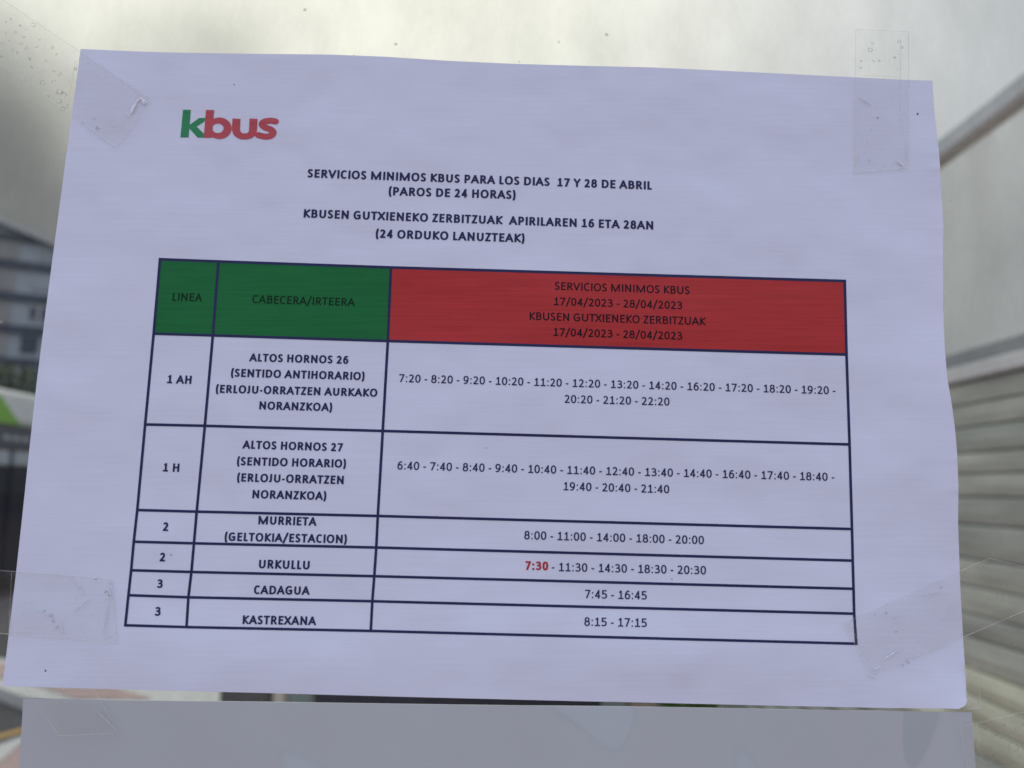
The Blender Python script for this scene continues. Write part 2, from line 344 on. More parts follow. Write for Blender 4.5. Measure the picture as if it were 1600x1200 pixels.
# ---- lettering: a humanist sans drawn as strokes, merged into clean outlines
def ell(cx, cy, rx, ry, a0, a1, n=16):
    sp = lambda q: math.copysign(abs(q) ** .88, q)
    return [(cx + rx * sp(round(math.cos(R(a0 + (a1 - a0) * i / n)), 9)), cy + ry * sp(round(math.sin(R(a0 + (a1 - a0) * i / n)), 9))) for i in range(n + 1)]
def cat(pts, n=6):
    P = [pts[0]] + list(pts) + [pts[-1]]; o = []
    for i in range(1, len(P) - 2):
        p0, p1, p2, p3 = [np.array(P[k], float) for k in (i-1, i, i+1, i+2)]
        for k in range(n):
            t = k / n
            o.append(tuple(.5 * (2*p1 + (p2-p0)*t + (2*p0-5*p1+4*p2-p3)*t*t + (3*p1-p0-3*p2+p3)*t**3)))
    return o + [tuple(P[-1])]
ST = ('L', [(0,0),(0,1)])
GL = {
 'A': [('L',[(0,0),(.5,1)]),('L',[(.5,1),(1,0)]),('B',[(.2,.3),(.8,.3)])],
 'B': [ST,('C',[(0,1),(.45,1)]+ell(.45,.765,.43,.235,90,-90)+[(0,.53)]),('C',[(0,.53),(.5,.53)]+ell(.5,.265,.5,.265,90,-90)+[(0,0)])],
 'C': [('C',ell(.62,.5,.62,.5,54,306,22))],
 'D': [ST,('C',[(0,1),(.35,1)]+ell(.35,.5,.65,.5,90,-90,20)+[(0,0)])],
 'E': [ST,('L',[(0,1),(1,1)]),('L',[(0,.53),(.88,.53)]),('L',[(0,0),(1,0)])],
 'F': [ST,('L',[(0,1),(1,1)]),('L',[(0,.5),(.88,.5)])],
 'G': [('C',ell(.58,.5,.58,.5,52,296,22)+[(1,.09)]),('L',[(1,.12),(1,.46)]),('L',[(1,.46),(.62,.46)])],
 'H': [ST,('L',[(1,0),(1,1)]),('B',[(0,.53),(1,.53)])],
 'I': [ST],
 'J': [('L',[(1,1),(1,.3)]),('C',[(1,.34)]+ell(.4,.3,.6,.3,0,-120,12))],
 'K': [ST,('L',[(1,1),(.06,.5)]),('L',[(.06,.56),(1,0)])],
 'L': [ST,('L',[(0,0),(1,0)])],
 'M': [ST,('L',[(1,0),(1,1)]),('L',[(0,1),(.5,.02)]),('L',[(.5,.02),(1,1)])],
 'N': [ST,('L',[(1,0),(1,1)]),('L',[(0,1),(1,0)])],
 'O': [('C',ell(.5,.5,.5,.5,0,360,32))],
 'P': [ST,('C',[(0,1),(.45,1)]+ell(.45,.71,.55,.29,90,-90)+[(0,.42)])],
 'R': [ST,('C',[(0,1),(.42,1)]+ell(.42,.74,.46,.26,90,-90)+[(0,.48)]),('L',[(.45,.48),(1,0)])],
 'S': [('C',cat([(.93,.93),(.6,1),(.2,.95),(.05,.76),(.22,.6),(.5,.5),(.82,.4),(1,.23),(.82,.05),(.45,0),(.0,.08)]))],
 'T': [('L',[(0,1),(1,1)]),('L',[(.5,0),(.5,1)])],
 'U': [('C',[(0,1.08),(0,.38)]+ell(.5,.38,.5,.38,180,360,18)+[(1,1.08)])],
 'V': [('L',[(0,1),(.5,0)]),('L',[(.5,0),(1,1)])],
 'X': [('L',[(0,1),(1,0)]),('L',[(1,1),(0,0)])],
 'Y': [('L',[(0,1),(.5,.45)]),('L',[(1,1),(.5,.45)]),('L',[(.5,.45),(.5,0)])],
 'Z': [('L',[(.04,1),(1,1)]),('L',[(1,1),(0,0)]),('L',[(0,0),(1,0)])],
 '0': [('C',ell(.5,.5,.5,.5,0,360,28))],
 '1': [('L',[(.56,0),(.56,1)]),('B',[(.1,.8),(.56,1.0)]),('L',[(.05,0),(1,0)])],
 '2': [('C',cat([(.04,.88),(.3,1),(.62,.99),(.86,.78),(.72,.5),(.3,.18),(.02,0)])),('L',[(.04,0),(1,0)])],
 '3': [('C',cat([(.06,.94),(.4,1),(.76,.94),(.86,.76),(.7,.57),(.26,.53)])),('C',cat([(.26,.53),(.75,.5),(1,.28),(.82,.06),(.4,0),(.0,.06)]))],
 '4': [('L',[(.74,0),(.74,1)]),('L',[(.74,1),(0,.27)]),('L',[(.0,.24),(1,.24)])],
 '5': [('L',[(.14,1),(.9,1)]),('L',[(.14,1),(.12,.57)]),('C',cat([(.12,.57),(.5,.6),(.86,.52),(1,.3),(.84,.07),(.4,0),(.0,.05)]))],
 '6': [('C',ell(.52,.31,.48,.31,0,360,22)),('C',cat([(.92,.97),(.6,1),(.26,.84),(.07,.55),(.04,.3)]))],
 '7': [('L',[(0,1),(1,1)]),('L',[(1,1),(.32,0)])],
 '8': [('C',ell(.5,.765,.42,.235,0,360,20)),('C',ell(.5,.265,.5,.265,0,360,22))],
 '9': [('C',ell(.48,.69,.48,.31,0,360,22)),('C',cat([(.08,.03),(.4,0),(.74,.16),(.93,.45),(.96,.7)]))],
 '/': [('L',[(0,-.18),(1,1.12)])],
 '(': [('C',cat([(1,1.15),(.3,.85),(0,.45),(.3,.02),(1,-.26)]))],
 ')': [('C',cat([(0,1.15),(.7,.85),(1,.45),(.7,.02),(0,-.26)]))],
 '-': [('L',[(0,.36),(1,.36)])],
 ':': [('D',(.5,.03)),('D',(.5,.68))],
}
# advance widths and side bearings (per em of 2048), regular then bold
ADV = dict(A=(1185,1240),B=(1114,1147),C=(1092,1084),D=(1260,1290),E=(1000,1000),F=(941,940),G=(1292,1304),H=(1276,1292),I=(516,546),J=(653,678),
 K=(1064,1119),L=(861,866),M=(1751,1790),N=(1322,1351),O=(1356,1384),P=(1058,1089),R=(1112,1153),S=(941,968),T=(998,1014),U=(1314,1315),
 V=(1162,1212),X=(1063,1125),Y=(998,1065),Z=(959,968))
for ch in '0123456789': ADV[ch] = (1038, 1038)
ADV.update({' ':(463,463),'(':(621,638),')':(621,638),'-':(627,627),'/':(791,880),':':(548,563)})
def bear(ch, b):
    l = 175 if not b else 150
    if ch in 'BDEFHIKLMNPR': left = l
    elif ch in 'CGO': left = 90
    elif ch == 'U': left = 160
    elif ch in 'AVXYTJ': left = 15
    elif ch in '0123456789': left = 85
    elif ch == '(': left = 130
    elif ch == ')': left = 60
    elif ch == '-': left = 90
    elif ch == ':': left = 150
    elif ch == '/': left = 20
    else: left = 70
    if ch in 'HIMN': right = l
    elif ch in 'GU': right = 150
    elif ch in 'DO': right = 90
    elif ch in 'EL': right = 60
    elif ch == 'J': right = 150
    elif ch == '(': right = 60
    elif ch == ')': right = 130
    elif ch in 'BPRS-0123456789': right = 85
    elif ch == ':': right = 150
    else: right = 15 if ch not in 'CZ' else 60
    return left, right
CAPH = 1300 / 2048
def clip_y(poly, y0, y1):
    for sgn, lim in ((1, y0), (-1, -y1)):
        o = []
        for i in range(len(poly)):
            a, b = poly[i], poly[(i + 1) % len(poly)]
            ia, ib = sgn * a[1] >= lim - 1e-9, sgn * b[1] >= lim - 1e-9
            if ia: o.append(a)
            if ia != ib:
                t = (sgn * lim - a[1]) / (b[1] - a[1]) if abs(b[1] - a[1]) > 1e-12 else 0
                o.append((a[0] + (b[0] - a[0]) * t, sgn * lim))
        poly = o
        if len(poly) < 3: return []
    return poly
def seg_polys(path, sv, sh, ext, joints=True, ry=None):
    out = []
    for a, b in zip(path, path[1:]):
        dx, dy = b[0] - a[0], b[1] - a[1]; L = math.hypot(dx, dy)
        if L < 1e-9: continue
        dx /= L; dy /= L; nx, ny = -dy, dx
        hw = math.hypot(sv / 2 * nx, sh / 2 * ny); e = hw if ext else 0
        a2 = (a[0] - dx * e, a[1] - dy * e); b2 = (b[0] + dx * e, b[1] + dy * e)
        out.append([(a2[0] + nx*hw, a2[1] + ny*hw), (a2[0] - nx*hw, a2[1] - ny*hw), (b2[0] - nx*hw, b2[1] - ny*hw), (b2[0] + nx*hw, b2[1] + ny*hw)])
    if joints:
        closed = math.hypot(path[0][0] - path[-1][0], path[0][1] - path[-1][1]) < 1e-6
        for p in (path if closed else path[1:-1]):
            out.append([(p[0] + sv / 2 * math.cos(k * math.pi / 6), p[1] + sh / 2 * math.sin(k * math.pi / 6)) for k in range(12)])
    return out
def union(polys):
    vs = []; fs = []
    for p in polys:
        a = sum(p[i][0]*p[(i+1)%len(p)][1] - p[(i+1)%len(p)][0]*p[i][1] for i in range(len(p)))
        if abs(a) < 1e-10: continue
        if a < 0: p = p[::-1]
        fs.append(list(range(len(vs), len(vs) + len(p)))); vs += [Vector(q) for q in p]
    r = delaunay_2d_cdt(vs, [], fs, 0, 1e-6)
    v = [tuple(q) for q in r[0]]; f = [tuple(t) for t, o in zip(r[2], r[5]) if len(o)]
    return v, f
cache = {}
def glyph(ch, bold):
    if (ch, bold) in cache: return cache[ch, bold]
    sv, sh = (.150, .122) if bold else (.106, .092)
    l, rr = bear(ch, bold); adv = ADV[ch][bold] / 2048; l /= 2048; rr /= 2048
    x0, x1 = l + sv / 2, adv - rr - sv / 2
    if ch == 'I': x0 = x1 = (l + adv - rr) / 2 if False else l + sv / 2
    y0, y1 = sh / 2, CAPH - sh / 2
    if ch in 'OCGS0689': y0 -= .008; y1 += .008
    f = lambda p: (x0 + p[0] * (x1 - x0), y0 + p[1] * (y1 - y0))
    polys = []
    for k, path in GL[ch]:
        if k == 'D':
            c = f(path); r_ = sv * .56
            polys.append([(c[0] + r_ * math.cos(q * math.pi / 5), c[1] + r_ * math.sin(q * math.pi / 5)) for q in range(10)]); continue
        pp = [f(p) for p in path]
        ps = seg_polys(pp, sv, sh, k == 'L', k == 'C')
        if ch in 'OCGS0689': lo, hi = -.02, CAPH + .02
        elif ch in '()/': lo, hi = -.3, 1
        else: lo, hi = 0, CAPH
        if k == 'L' and ch in 'EFLTZ27145':      # keep ends square
            ps = seg_polys(pp, sv, sh, False, False)
            e = sh / 2 if abs(pp[0][0] - pp[-1][0]) < 1e-6 else sv / 2
            ps = seg_polys(pp, sv, sh, True, False)
        polys += [q for q in (clip_y(p, lo, hi) for p in ps) if q]
    cache[ch, bold] = (union(polys), adv)
    return cache[ch, bold]
def text(s, a, b, bold, m, parent, name='text_line'):
    """lay s between the photo points a and b (ink start and end on the base line)"""
    A = atY(*a, GLASS); B = atY(*b, GLASS); ux = (B - A); L = np.linalg.norm(ux); ux = ux / L; uy = np.array([-ux[2], 0, ux[0]])
    l = bear(s[0], bold)[0] / 2048; r = bear(s[-1], bold)[1] / 2048
    nat = sum(ADV[c][bold] for c in s) / 2048 - l - r
    em = L / nat; tr = 0
    sx = 1.0
    v = []; f = []; x = -l
    for ch in s:
        if ch != ' ':
            (gv, gf), adv = glyph(ch, bold); n = len(v)
            for q in gv:
                P = A + ux * ((x + q[0]) * em * sx) + uy * (q[1] * em)
                k = (GLASS - bulge(*proj(P)) - .00012) / GLASS
                v.append(EYE + (P - EYE) * k)
            f += [tuple(n + i for i in t) for t in gf]
        x += ADV[ch][bold] / 2048 + tr
    TR.append((s, round(L / nat * 1000, 2), round(tr, 3)))
    return mesh(name, v, f, m, parent)
def proj(P):
    c = M.T @ (P - EYE); return 800 + F * c[0] / -c[2], 600 - F * c[1] / -c[2]
TR = []
EM = {'text_line': .00437, 'heading_line': .0046}
T = lambda s, a, b, bold=True, m=M_ink: text(s, a, b, bold, m, tb, 'cell_text')
for s, a, b in (("SERVICIOS MINIMOS KBUS PARA LOS DIAS  17 Y 28 DE ABRIL", (480,277), (1018.5,296.3)), ("(PAROS DE 24 HORAS)", (607,305), (805.5,311)),
                ("KBUSEN GUTXIENEKO ZERBITZUAK  APIRILAREN 16 ETA 28AN", (474.2,339.8), (1020.7,358.7)), ("(24 ORDUKO LANUZTEAK)", (586.8,371.4), (819.5,378.8))):
    text(s, a, b, True, M_ink, notice, 'heading_line')
T("LINEA", (269.3,469.8), (315.2,471), False, M_gink); T("CABECERA/IRTEERA", (393.9,473.3), (553.9,478.3), False, M_gink)
T("SERVICIOS MINIMOS KBUS", (866.7,452.6), (1077.5,459.7), False, M_rink); T("17/04/2023 - 28/04/2023", (865,476.6), (1066.2,483.2), False, M_rink)
T("KBUSEN GUTXIENEKO ZERBITZUAK", (827.5,499.7), (1102.5,508.2), False, M_rink); T("17/04/2023 - 28/04/2023", (864.2,524.6), (1066.2,531), False, M_rink)
T("1 AH", (260.3,598.7), (298.7,599.9)); T("1 H", (253.7,736.7), (279.6,737.4))
for s, a, b in (("ALTOS HORNOS 26", (389.3,564.5), (544,568.6)), ("(SENTIDO ANTIHORARIO)", (360.5,588.5), (569.3,594)), ("(ERLOJU-ORRATZEN AURKAKO", (336.8,613.6), (589.3,620)), ("NORANZKOA)", (404.8,639.7), (518.7,642.6)),
                ("ALTOS HORNOS 27", (378.6,700.9), (535.3,705.3)), ("(SENTIDO HORARIO)", (369.8,726.8), (540.3,730.8)), ("(ERLOJU-ORRATZEN", (370,752.3), (536.7,756.6)), ("NORANZKOA)", (394,778.5), (509.5,781.4)),
                ("MURRIETA", (403.3,819.2), (494.1,821.6)), ("(GELTOKIA/ESTACION)", (350.5,845), (541.7,849)), ("URKULLU", (404.1,888), (483.4,889.9)), ("CADAGUA", (396.4,928.2), (483.4,929.6)), ("KASTREXANA", (378.8,975), (493.5,977)),
                ("2", (253.8,829.6), (262.8,829.8)), ("2", (248.8,877.2), (257.8,877.4)), ("3", (244.8,918.7), (253.8,918.9)), ("3", (241.3,962.2), (250.5,962.4))):
    T(s, a, b)
for s, a, b in (("7:20 - 8:20 - 9:20 - 10:20 - 11:20 - 12:20 - 13:20 - 14:20 - 16:20 - 17:20 - 18:20 - 19:20 -", (623.2,596.9), (1305.7,616.2)), ("20:20 - 21:20 - 22:20", (882,629.4), (1046.2,633.8)),
                ("6:40 - 7:40 - 8:40 - 9:40 - 10:40 - 11:40 - 12:40 - 13:40 - 14:40 - 16:40 - 17:40 - 18:40 -", (620.5,733.5), (1304,751.6)), ("19:40 - 20:40 - 21:40", (880,765.9), (1045.8,770.8)),
                ("8:00 - 11:00 - 14:00 - 18:00 - 20:00", (819,842.6), (1100,850.4)), ("- 11:30 - 14:30 - 18:30 - 20:30", (862,892.3), (1103.3,897.6)), ("7:45 - 16:45", (913.8,934.7), (1010.7,937)), ("8:15 - 17:15", (913,977.9), (1010.7,979.9))):
    T(s, a, b, False)
T("7:30", (820.5,890.4), (856.5,891.2), True, M_red)
for t_ in TR: print(t_)

# ---- the logo, drawn from its outlines (units: eighths of a photo pixel from (260,160))
logo = empty('logo', (0, 0, 0), None, None); logo.parent = notice; logo.location = Vector(atY(357, 217, GLASS)) - Vector(base)
def logo_part(polys, m, eps, name):
    v2, f = union(polys)
    v = [on_sheet(260 + q[0] / 8 * 1.0, 160 + q[1] / 8, eps) for q in v2]
    f = [t[::-1] for t in f]
    return mesh(name, v, f, m, logo)
def ring(cx, cy, ro, ri, icx, icy, n=40):
    o = []
    for k in range(n):
        a, b = 2*math.pi*k/n, 2*math.pi*(k+1)/n
        o.append([(cx + ro[0]*math.cos(a), cy + ro[1]*math.sin(a)), (cx + ro[0]*math.cos(b), cy + ro[1]*math.sin(b)), (icx + ri[0]*math.cos(b), icy + ri[1]*math.sin(b)), (icx + ri[0]*math.cos(a), icy + ri[1]*math.sin(a))])
    return o
logo_part([[(208,92),(304,92),(277,436),(175,436)], [(287,282),(410,195),(482,194),(482,225),(460,248),(372,302),(292,300)], [(287,282),(372,297),(470,392),(467,439),(390,439),(285,322)]], M_green_l, .00011, 'green_letter')
logo_part([[(494,95),(596,95),(577,320),(572,440),(466,440)], [(545,300),(571,300),(571,340),(600,400),(575,432),(556,438)]] + ring(662, 322, (152, 134), (72, 60), 643, 322), M_red_l, .00014, 'red_letter')
upath = [(876,203),(868,330)] + cat([(868,330),(885,385),(930,418),(985,424),(1040,412),(1075,375),(1083,330)], 5)[1:] + [(1089,203)]
logo_part(seg_polys(upath, 100, 76, False), M_red_l, .00012, 'red_letter')
spath = cat([(1368,238),(1300,228),(1225,240),(1198,275),(1235,312),(1305,340),(1332,378),(1305,415),(1235,428),(1140,405)], 6)
logo_part(seg_polys(spath, 92, 74, False), M_red_l, .00012, 'red_letter')

# small dirt specks on the paper
M_speck = mat('dark_speck', (.05, .05, .07), .8)
mb = MB()
for px, py, r in ((1434,178,1.7),(1371,184,1.2),(267,867,1.1),(366,132,1.0),(71,1048,1.6),(690,340,.8),(1170,508,.9),(560,433,.8),(760,700,.8),(1050,905,.8),(930,68,.8)):
    k = len(mb.v); c = 7
    if py < 75: continue
    mb.v += [tuple(on_sheet(px + r*math.cos(2*math.pi*i/c)*random.uniform(.7,1.2), py + r*math.sin(2*math.pi*i/c), .0001)) for i in range(c)]
    mb.f.append(tuple(range(k + c - 1, k - 1, -1)))
sp = mb.build('dirt_specks', M_speck, notice); sp['kind'] = 'stuff'

# ------------------------------------------------------------------ the second sheet below, in a glossy plastic sleeve
M_low = mat('paper_in_sleeve', (.45, .50, .525), .5, spec=.5, coat=1.0, noise=.06, nscale=6)
b = M_low.node_tree.nodes['Principled BSDF']; b.inputs['Coat Roughness'].default_value = .10; b.inputs['Coat IOR'].default_value = 1.8
t = M_low.node_tree
n = N(t, 'ShaderNodeTexNoise'); n.inputs['Scale'].default_value = 9; n.inputs['Detail'].default_value = 1; n.inputs['Distortion'].default_value = 1.2
mp = N(t, 'ShaderNodeMapping'); mp.inputs['Scale'].default_value = (1.6, 1, .7); mp.inputs['Rotation'].default_value = (0, R(20), 0)
t.links.new(t.nodes['Texture Coordinate'].outputs['Object'], mp.inputs[0]); t.links.new(mp.outputs[0], n.inputs['Vector'])
bp = N(t, 'ShaderNodeBump'); bp.inputs['Strength'].default_value = 1; bp.inputs['Distance'].default_value = .03
t.links.new(n.outputs[0], bp.inputs['Height']); t.links.new(bp.outputs[0], b.inputs['Coat Normal'])
lo = empty('lower_sheet', tuple(atY(780, 1500, GLASS)), 'grey blank-looking sheet in a glossy plastic sleeve below the timetable notice', 'sheet')
c4 = [atY(36.5,1091,GLASS-.0016), atY(1518,1113,GLASS-.0016)]
down = np.array([c4[1][2]-c4[0][2], 0, -(c4[1][0]-c4[0][0])]); down /= np.linalg.norm(down)
p2 = atY(30,1200,GLASS-.0016); dl = (p2-c4[0])/np.linalg.norm(p2-c4[0])
p3 = atY(1524,1200,GLASS-.0016); dr = (p3-c4[1])/np.linalg.norm(p3-c4[1])
v = []; f = []; n_ = 40
for j in range(n_+1):
    for i in range(n_+1):
        s, t_ = i/n_, j/n_
        q = (c4[0]+dl*.21*t_)*(1-s) + (c4[1]+dr*.21*t_)*s
        v.append(q + np.array([0, -.0004*math.sin(s*7+t_*3) - .0002*math.sin(s*17), 0]))
slab('sleeve', v, n_, n_, .0004, M_low, lo)

# ------------------------------------------------------------------ clear adhesive tape
def tape_mat():
    m = bpy.data.materials.new('clear_tape'); m.use_nodes = True; t = m.node_tree; t.nodes.clear()
    o = N(t, 'ShaderNodeOutputMaterial'); tr = N(t, 'ShaderNodeBsdfTransparent'); tr.inputs[0].default_value = (.995, .995, .985, 1)
    gl = N(t, 'ShaderNodeBsdfGlossy'); gl.inputs['Roughness'].default_value = .16
    df = N(t, 'ShaderNodeBsdfDiffuse'); df.inputs[0].default_value = (.68, .68, .66, 1)
    co = N(t, 'ShaderNodeTexCoord')
    n = N(t, 'ShaderNodeTexNoise'); n.inputs['Scale'].default_value = 70; n.inputs['Detail'].default_value = 3; n.inputs['Distortion'].default_value = .8
    t.links.new(co.outputs['Object'], n.inputs['Vector'])
    bp = N(t, 'ShaderNodeBump'); bp.inputs['Strength'].default_value = 1; bp.inputs['Distance'].default_value = .0012
    t.links.new(n.outputs[0], bp.inputs['Height']); t.links.new(bp.outputs[0], gl.inputs['Normal'])
    fr = schlick(t, bp.outputs[0], .022)
    m1 = N(t, 'ShaderNodeMixShader'); t.links.new(fr.outputs[0], m1.inputs[0]); t.links.new(tr.outputs[0], m1.inputs[1]); t.links.new(gl.outputs[0], m1.inputs[2])
    # trapped air: small rings and blotches
    nd = N(t, 'ShaderNodeTexNoise'); nd.inputs['Scale'].default_value = 400; t.links.new(co.outputs['Object'], nd.inputs['Vector'])
    va = N(t, 'ShaderNodeVectorMath', operation='MULTIPLY_ADD'); va.inputs[1].default_value = (.004, .004, .004); t.links.new(nd.outputs['Color'], va.inputs[0]); t.links.new(co.outputs['Object'], va.inputs[2])
    v = N(t, 'ShaderNodeTexVoronoi'); v.inputs['Scale'].default_value = 380; t.links.new(va.outputs[0], v.inputs['Vector'])
    r = N(t, 'ShaderNodeMapRange'); r.inputs[1].default_value = .0; r.inputs[2].default_value = .05; r.inputs[3].default_value = 1; r.inputs[4].default_value = 0
    sb = N(t, 'ShaderNodeMath', operation='SUBTRACT'); sb.inputs[1].default_value = .19; t.links.new(v.outputs['Distance'], sb.inputs[0])
    ab = N(t, 'ShaderNodeMath', operation='ABSOLUTE'); t.links.new(sb.outputs[0], ab.inputs[0]); t.links.new(ab.outputs[0], r.inputs[0])
    n2 = N(t, 'ShaderNodeTexNoise'); n2.inputs['Scale'].default_value = 60; n2.inputs['Detail'].default_value = 2; t.links.new(co.outputs['Object'], n2.inputs['Vector'])
    g2 = N(t, 'ShaderNodeMapRange'); g2.inputs[1].default_value = .46; g2.inputs[2].default_value = .56; g2.inputs[3].default_value = 0; g2.inputs[4].default_value = .22
    t.links.new(n2.outputs[0], g2.inputs[0])
    mu = N(t, 'ShaderNodeMath', operation='MULTIPLY'); t.links.new(r.outputs[0], mu.inputs[0]); t.links.new(g2.outputs[0], mu.inputs[1])
    n3 = N(t, 'ShaderNodeTexNoise'); n3.inputs['Scale'].default_value = 30; n3.inputs['Detail'].default_value = 4; t.links.new(co.outputs['Object'], n3.inputs['Vector'])
    g3 = N(t, 'ShaderNodeMapRange'); g3.inputs[1].default_value = .4; g3.inputs[2].default_value = .7; g3.inputs[3].default_value = .01; g3.inputs[4].default_value = .085
    t.links.new(n3.outputs[0], g3.inputs[0])
    m0 = N(t, 'ShaderNodeMixShader'); t.links.new(g3.outputs[0], m0.inputs[0]); t.links.new(m1.outputs[0], m0.inputs[1]); t.links.new(df.outputs[0], m0.inputs[2])
    d2 = N(t, 'ShaderNodeBsdfDiffuse'); d2.inputs[0].default_value = (.5, .5, .5, 1)
    m2 = N(t, 'ShaderNodeMixShader'); t.links.new(mu.outputs[0], m2.inputs[0]); t.links.new(m0.outputs[0], m2.inputs[1]); t.links.new(d2.outputs[0], m2.inputs[2])
    t.links.new(m2.outputs[0], o.inputs[0]); return m
def edge_mat(name, a):
    m = bpy.data.materials.new(name); m.use_nodes = True; t = m.node_tree; t.nodes.clear()
    o = N(t, 'ShaderNodeOutputMaterial'); tr = N(t, 'ShaderNodeBsdfTransparent'); df = N(t, 'ShaderNodeBsdfDiffuse'); df.inputs[0].default_value = (.75, .75, .70, 1)
    co = N(t, 'ShaderNodeTexCoord'); n = N(t, 'ShaderNodeTexNoise'); n.inputs['Scale'].default_value = 60; t.links.new(co.outputs['Object'], n.inputs['Vector'])
    r = N(t, 'ShaderNodeMapRange'); r.inputs[1].default_value = .35; r.inputs[2].default_value = .65; r.inputs[3].default_value = a * .25; r.inputs[4].default_value = a; t.links.new(n.outputs[0], r.inputs[0])
    m1 = N(t, 'ShaderNodeMixShader'); t.links.new(r.outputs[0], m1.inputs[0]); t.links.new(tr.outputs[0], m1.inputs[1]); t.links.new(df.outputs[0], m1.inputs[2])
    t.links.new(m1.outputs[0], o.inputs[0]); return m
M_tape = tape_mat(); M_edge = edge_mat('tape_cut_edge', .5)
M_crease = mat('tape_crease_highlight', (.93, .93, .95), .2, spec=.8)  # near-white colour paints the highlights along the tape creases
def inside_sheet(px, py):
    return (interp(TOP, px) < py < interp(BOT, px)) and (interp(LEFT, py) < px < interp(RIGHT, py))
def tape_y(px, py):
    """depth of the tape: it bridges from the glass up onto the paper"""
    hs = []
    for dx in (-7, 0, 7):
        for dy in (-7, 0, 7):
            x_, y_ = px + dx, py + dy
            if inside_sheet(x_, y_): hs.append(bulge(x_, y_) + .00035)
            elif y_ > 1090 + (x_ - 36) * .0149 and 30 < x_ < 1524: hs.append(.0030)
            else: hs.append(.0002)
    return GLASS - (max(hs) * .6 + sum(hs) / 9 * .4)
M_bub = edge_mat('bubble_rim', .8); M_bub.node_tree.nodes['Diffuse BSDF'].inputs[0].default_value = (.30, .30, .29, 1)
def tape(poly, label, creases=(), seams=(), rings=()):
    c = np.mean(poly, axis=0)
    root = empty('tape_strip', tuple(atY(*c, GLASS)), label, 'tape', 'strips of clear tape holding the notices')
    a, b_, c_, d_ = [np.array(p, float) for p in poly]; n = 26; v = []; f = []
    for j in range(n + 1):
        for i in range(n + 1):
            s, t = i / n, j / n; p = (a*(1-s)+b_*s)*(1-t) + (d_*(1-s)+c_*s)*t
            v.append(atY(p[0], p[1], tape_y(*p)))
            if i < n and j < n: k = j*(n+1)+i; f.append((k, k+n+1, k+n+2, k+1))
    mesh('film', v, f, M_tape, root, smooth=True)
    def line(pts, wpx, m, lift, name):
        P = []
        for q0, q1 in zip(pts, pts[1:]):
            for k in range(20): P.append(np.array(q0) + (np.array(q1) - np.array(q0)) * k / 20)
        P.append(np.array(pts[-1], float)); v = []; f = []
        for i, p in enumerate(P):
            dd = P[min(i+1, len(P)-1)] - P[max(i-1, 0)]; dd /= np.linalg.norm(dd) + 1e-9
            wv = wpx
            if m is M_crease: wv = wpx * math.sin(math.pi * (i + .5) / len(P)) ** .7 * (.6 + .4 * math.sin(i * 1.7) * math.sin(i * .6))
            q = np.array([-dd[1], dd[0]]) * wv / 2
            y = tape_y(*p) - lift
            v += [atY(*(p+q), y), atY(*(p), y - lift * 2), atY(*(p-q), y)]
            if i: k = 3*i; f += [(k-3, k-2, k+1, k), (k-2, k-1, k+2, k+1)]
        return mesh(name, v, f, m, root)
    P = [tuple(p) for p in poly]
    line(P + [P[0]], 1.2, M_edge, .00008, 'cut_edge')
    for s in seams: line(s, 1.1, M_edge, .00008, 'seam')
    if rings:
        rv = []; rf = []; rg = random.Random(len(rings))
        for (bx_, by_, br_) in rings:
            a0 = rg.uniform(0, 6.28); span = rg.uniform(3.2, 6.28); nseg = 14; k0 = len(rv); ex = rg.uniform(.65, 1.0); wob = rg.uniform(0, 6)
            for q in range(nseg + 1):
                a_ = a0 + span * q / nseg; rr_ = br_ * (1 + .16 * math.sin(a_ * 3 + wob)); w_ = .28 + .42 * abs(math.sin(a_ * 1.3 + wob))
                for e_ in (-w_, w_):
                    x_, y_ = bx_ + (rr_ + e_) * math.cos(a_), by_ + (rr_ + e_) * math.sin(a_) * ex
                    rv.append(atY(x_, y_, tape_y(bx_, by_) - .00012))
                if q: k = k0 + 2 * q; rf.append((k - 2, k - 1, k + 1, k))
        ob = mesh('air_bubbles', rv, rf, M_bub, root); ob['kind'] = 'stuff'
    for (pts, wd) in creases: line(pts, wd, M_crease, .00012, 'crease_highlight')
tape([(-110,-78),(236,156),(181,231),(-110,22)], 'long diagonal strip of bubbly clear tape over the top left corner of the notice', [([(204,179),(208,168),(214,159)], 7), ([(213,160),(221,151)], 4), ([(218,152),(230,161)], 4.5), ([(221,156),(226,163)], 5), ([(197,176),(203,183)], 2)], [[(118,95),(112,130),(106,173)], [(62,148),(110,183)]],
     [(52,39,3.4),(24,51,2),(33,68,2.4),(41,75,2.6),(57,72,2.4),(67,129,4.4),(84,128,3.6),(92,115,3.4),(93,143,4.2),(100,148,4),(118,108,2),(82,74,2),(10,52,2),(19,78,1.8),(27,82,2),(3,68,2),(2,88,1.8),(93,158,3.4),(84,112,2),(46,92,1.8),
      (16,30,1.6),(8,34,1.8),(31,40,1.5),(62,62,1.5),(88,84,1.7),(14,64,1.5),(37,58,1.6),(104,165,2.6),(98,170,3),(76,150,1.5),(152,200,2.4),(147,186,2),(128,192,1.7),(49,105,1.6),(72,96,1.5)])
tape([(1337,46),(1420,49),(1420,262),(1335,270)], 'upright strip of clear tape over the top edge near the right corner of the notice', [([(1402,250),(1413,260)], 3), ([(1342,150),(1362,163)], 1.5), ([(1418,215),(1417,250)], 1.4)], [[(1350,118),(1407,120),(1407,60)], [(1407,120),(1409,270)]],
     [(1362,68,2.4),(1360,78,3.2),(1364,96,2.2),(1346,94,1.8),(1405,66,2.4),(1409,74,2),(1374,95,1.5),(1345,105,1.7),(1398,90,1.5),(1372,185,1.5)])
